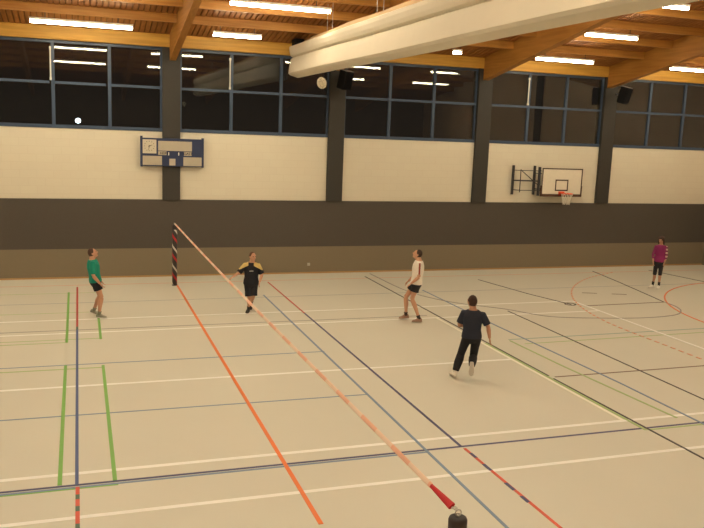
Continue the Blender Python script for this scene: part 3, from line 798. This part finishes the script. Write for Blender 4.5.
# white shirt player in profile facing left, looking up
def stripe(c, J, pel, spine, lat):
    for S_ in 'LR':
        sh, el = J['sh'+S_], J['el'+S_]; d = el-sh; u = (c-sh).dot(d)/d.length_squared
        if -.35 < u < .9:
            q = c-(sh+d*u); out = lat*(1 if S_ == 'R' else -1)
            if q.dot(out) > .03 and abs((q-out*q.dot(out)).length) < .028: return 1
    return 0
person((8.69, 19.72, 0), 'person in a white t-shirt with dark red sleeve stripe, looking up to the left', dict(
    head=(-.02, 0, 1.80), neck=(.035, 0, 1.61), shL=(.05, -.19, 1.52), shR=(.03, .19, 1.52), hipL=(.00, -.09, 1.0), hipR=(-.02, .09, 1.0),
    elL=(.05, -.25, 1.22), wrL=(-.15, -.25, 1.04), elR=(-.02, .25, 1.22), wrR=(-.22, .15, 1.03),
    knL=(-.10, -.10, .60), anL=(.11, -.16, .11), knR=(-.27, .10, .60), anR=(-.24, .10, .13), face=(-.92, -.05, .40), toeL=(-1, -.2, -.02), toeR=(-1, 0, -.12)),
    (.60, .33, .21), (.035, .018, .012), shirt=(.84, .78, .70), bottom=(.012, .012, .016), shoe=(.34, .20, .14), sock=((.04, .03, .03), .16), sleeve=.70, loose=.028,
    shirtpaint=stripe, shirtmats=[(.30, .045, .02)], sole=(.40, .30, .22), scale=1.045, build=1.12)
# dark player seen from behind, running left
person((7.72, 14.72, 0), 'person in a dark t-shirt and long black trousers, running away from the camera', dict(
    head=(.045, .02, 1.57), neck=(.075, -.01, 1.39), shL=(-.10, .0, 1.31), shR=(.27, -.02, 1.30), hipL=(-.01, 0, .83), hipR=(.17, 0, .83),
    elL=(-.18, .03, 1.06), wrL=(-.02, .18, 1.02), elR=(.39, -.03, 1.07), wrR=(.43, -.03, .85),
    knL=(-.11, .06, .46), anL=(-.20, -.06, .12), knR=(.14, .10, .43), anR=(.12, -.26, .33), face=(-.55, .80, .05), toeL=(-.35, .9, -.12), toeR=(.0, -.25, -.97)),
    (.52, .27, .17), (.045, .022, .014), shirt=(.020, .024, .042), bottom=(.010, .010, .014), shoe=(.80, .76, .68), sock=((.70, .66, .58), .25), leglen='long', sleeve=.70, loose=.030, hem=-.06, scale=1.07, sole=(.6, .55, .48), build=1.04)
# woman in purple, far right
def stripes_sleeve(c, J, pel, spine, lat):
    l = (c-pel).dot(lat)
    if l > .185: return 1 if int((c.z)*16) % 2 == 0 else 2
    if l < -.185: return 2
    return 0
person((19.3, 22.85, 0), 'person in a purple top and black knee-length leggings, standing at far right', dict(
    head=(.035, 0, 1.71), neck=(.04, .02, 1.52), shL=(-.12, .0, 1.45), shR=(.20, .03, 1.45), hipL=(-.06, 0, .97), hipR=(.10, 0, .97),
    elL=(-.20, .0, 1.16), wrL=(-.17, -.08, .94), elR=(.24, .04, 1.16), wrR=(.19, -.04, .92),
    knL=(-.08, -.03, .52), anL=(-.11, 0, .11), knR=(.09, -.03, .52), anR=(.09, -.04, .11), face=(-.45, -.88, -.05), toeL=(-.75, -.65, -.03), toeR=(-.3, -.95, -.03)),
    (.50, .28, .18), (.045, .022, .016), shirt=(.235, .018, .110), bottom=(.012, .012, .018), shoe=(.85, .82, .74), sock=((.03, .03, .035), .30), leglen='capri', sleeve=1.6, loose=.014, build=.97, scale=1.02, hairstyle='long',
    shirtpaint=stripes_sleeve, shirtmats=[(.62, .42, .38), (.22, .03, .11)], shirtname='top', hem=-.10)

# ------------------------------------------------------------------ outside the windows: ground and an added glowing ball standing in for the camera flash's reflection
struct('ground', bx(-60, 80, YF+.45, 90, -.3, -.1), mat('night_ground', (.05, .05, .045), rough=.9))
t = thing('flash_reflection', 'small bright spot in the far left window, added for the camera flash reflection', 'flash reflection', (.02, 45.0, -.1))
b = nb(); tube(b, [(0, 0, 0), (0, 0, 5.1)], [.07, .04], 10); obj('pole', b, M['steel'], t)
b = nb(); ellipsoid(b, V((0, 0, 5.17)), (V((1, 0, 0)), V((0, 1, 0)), V((0, 0, 1))), (.13, .13, .12), 14, 10); obj('flash_spot', b, emis('flash_reflection_glow', (.75, .88, 1.0), 22), t, True)
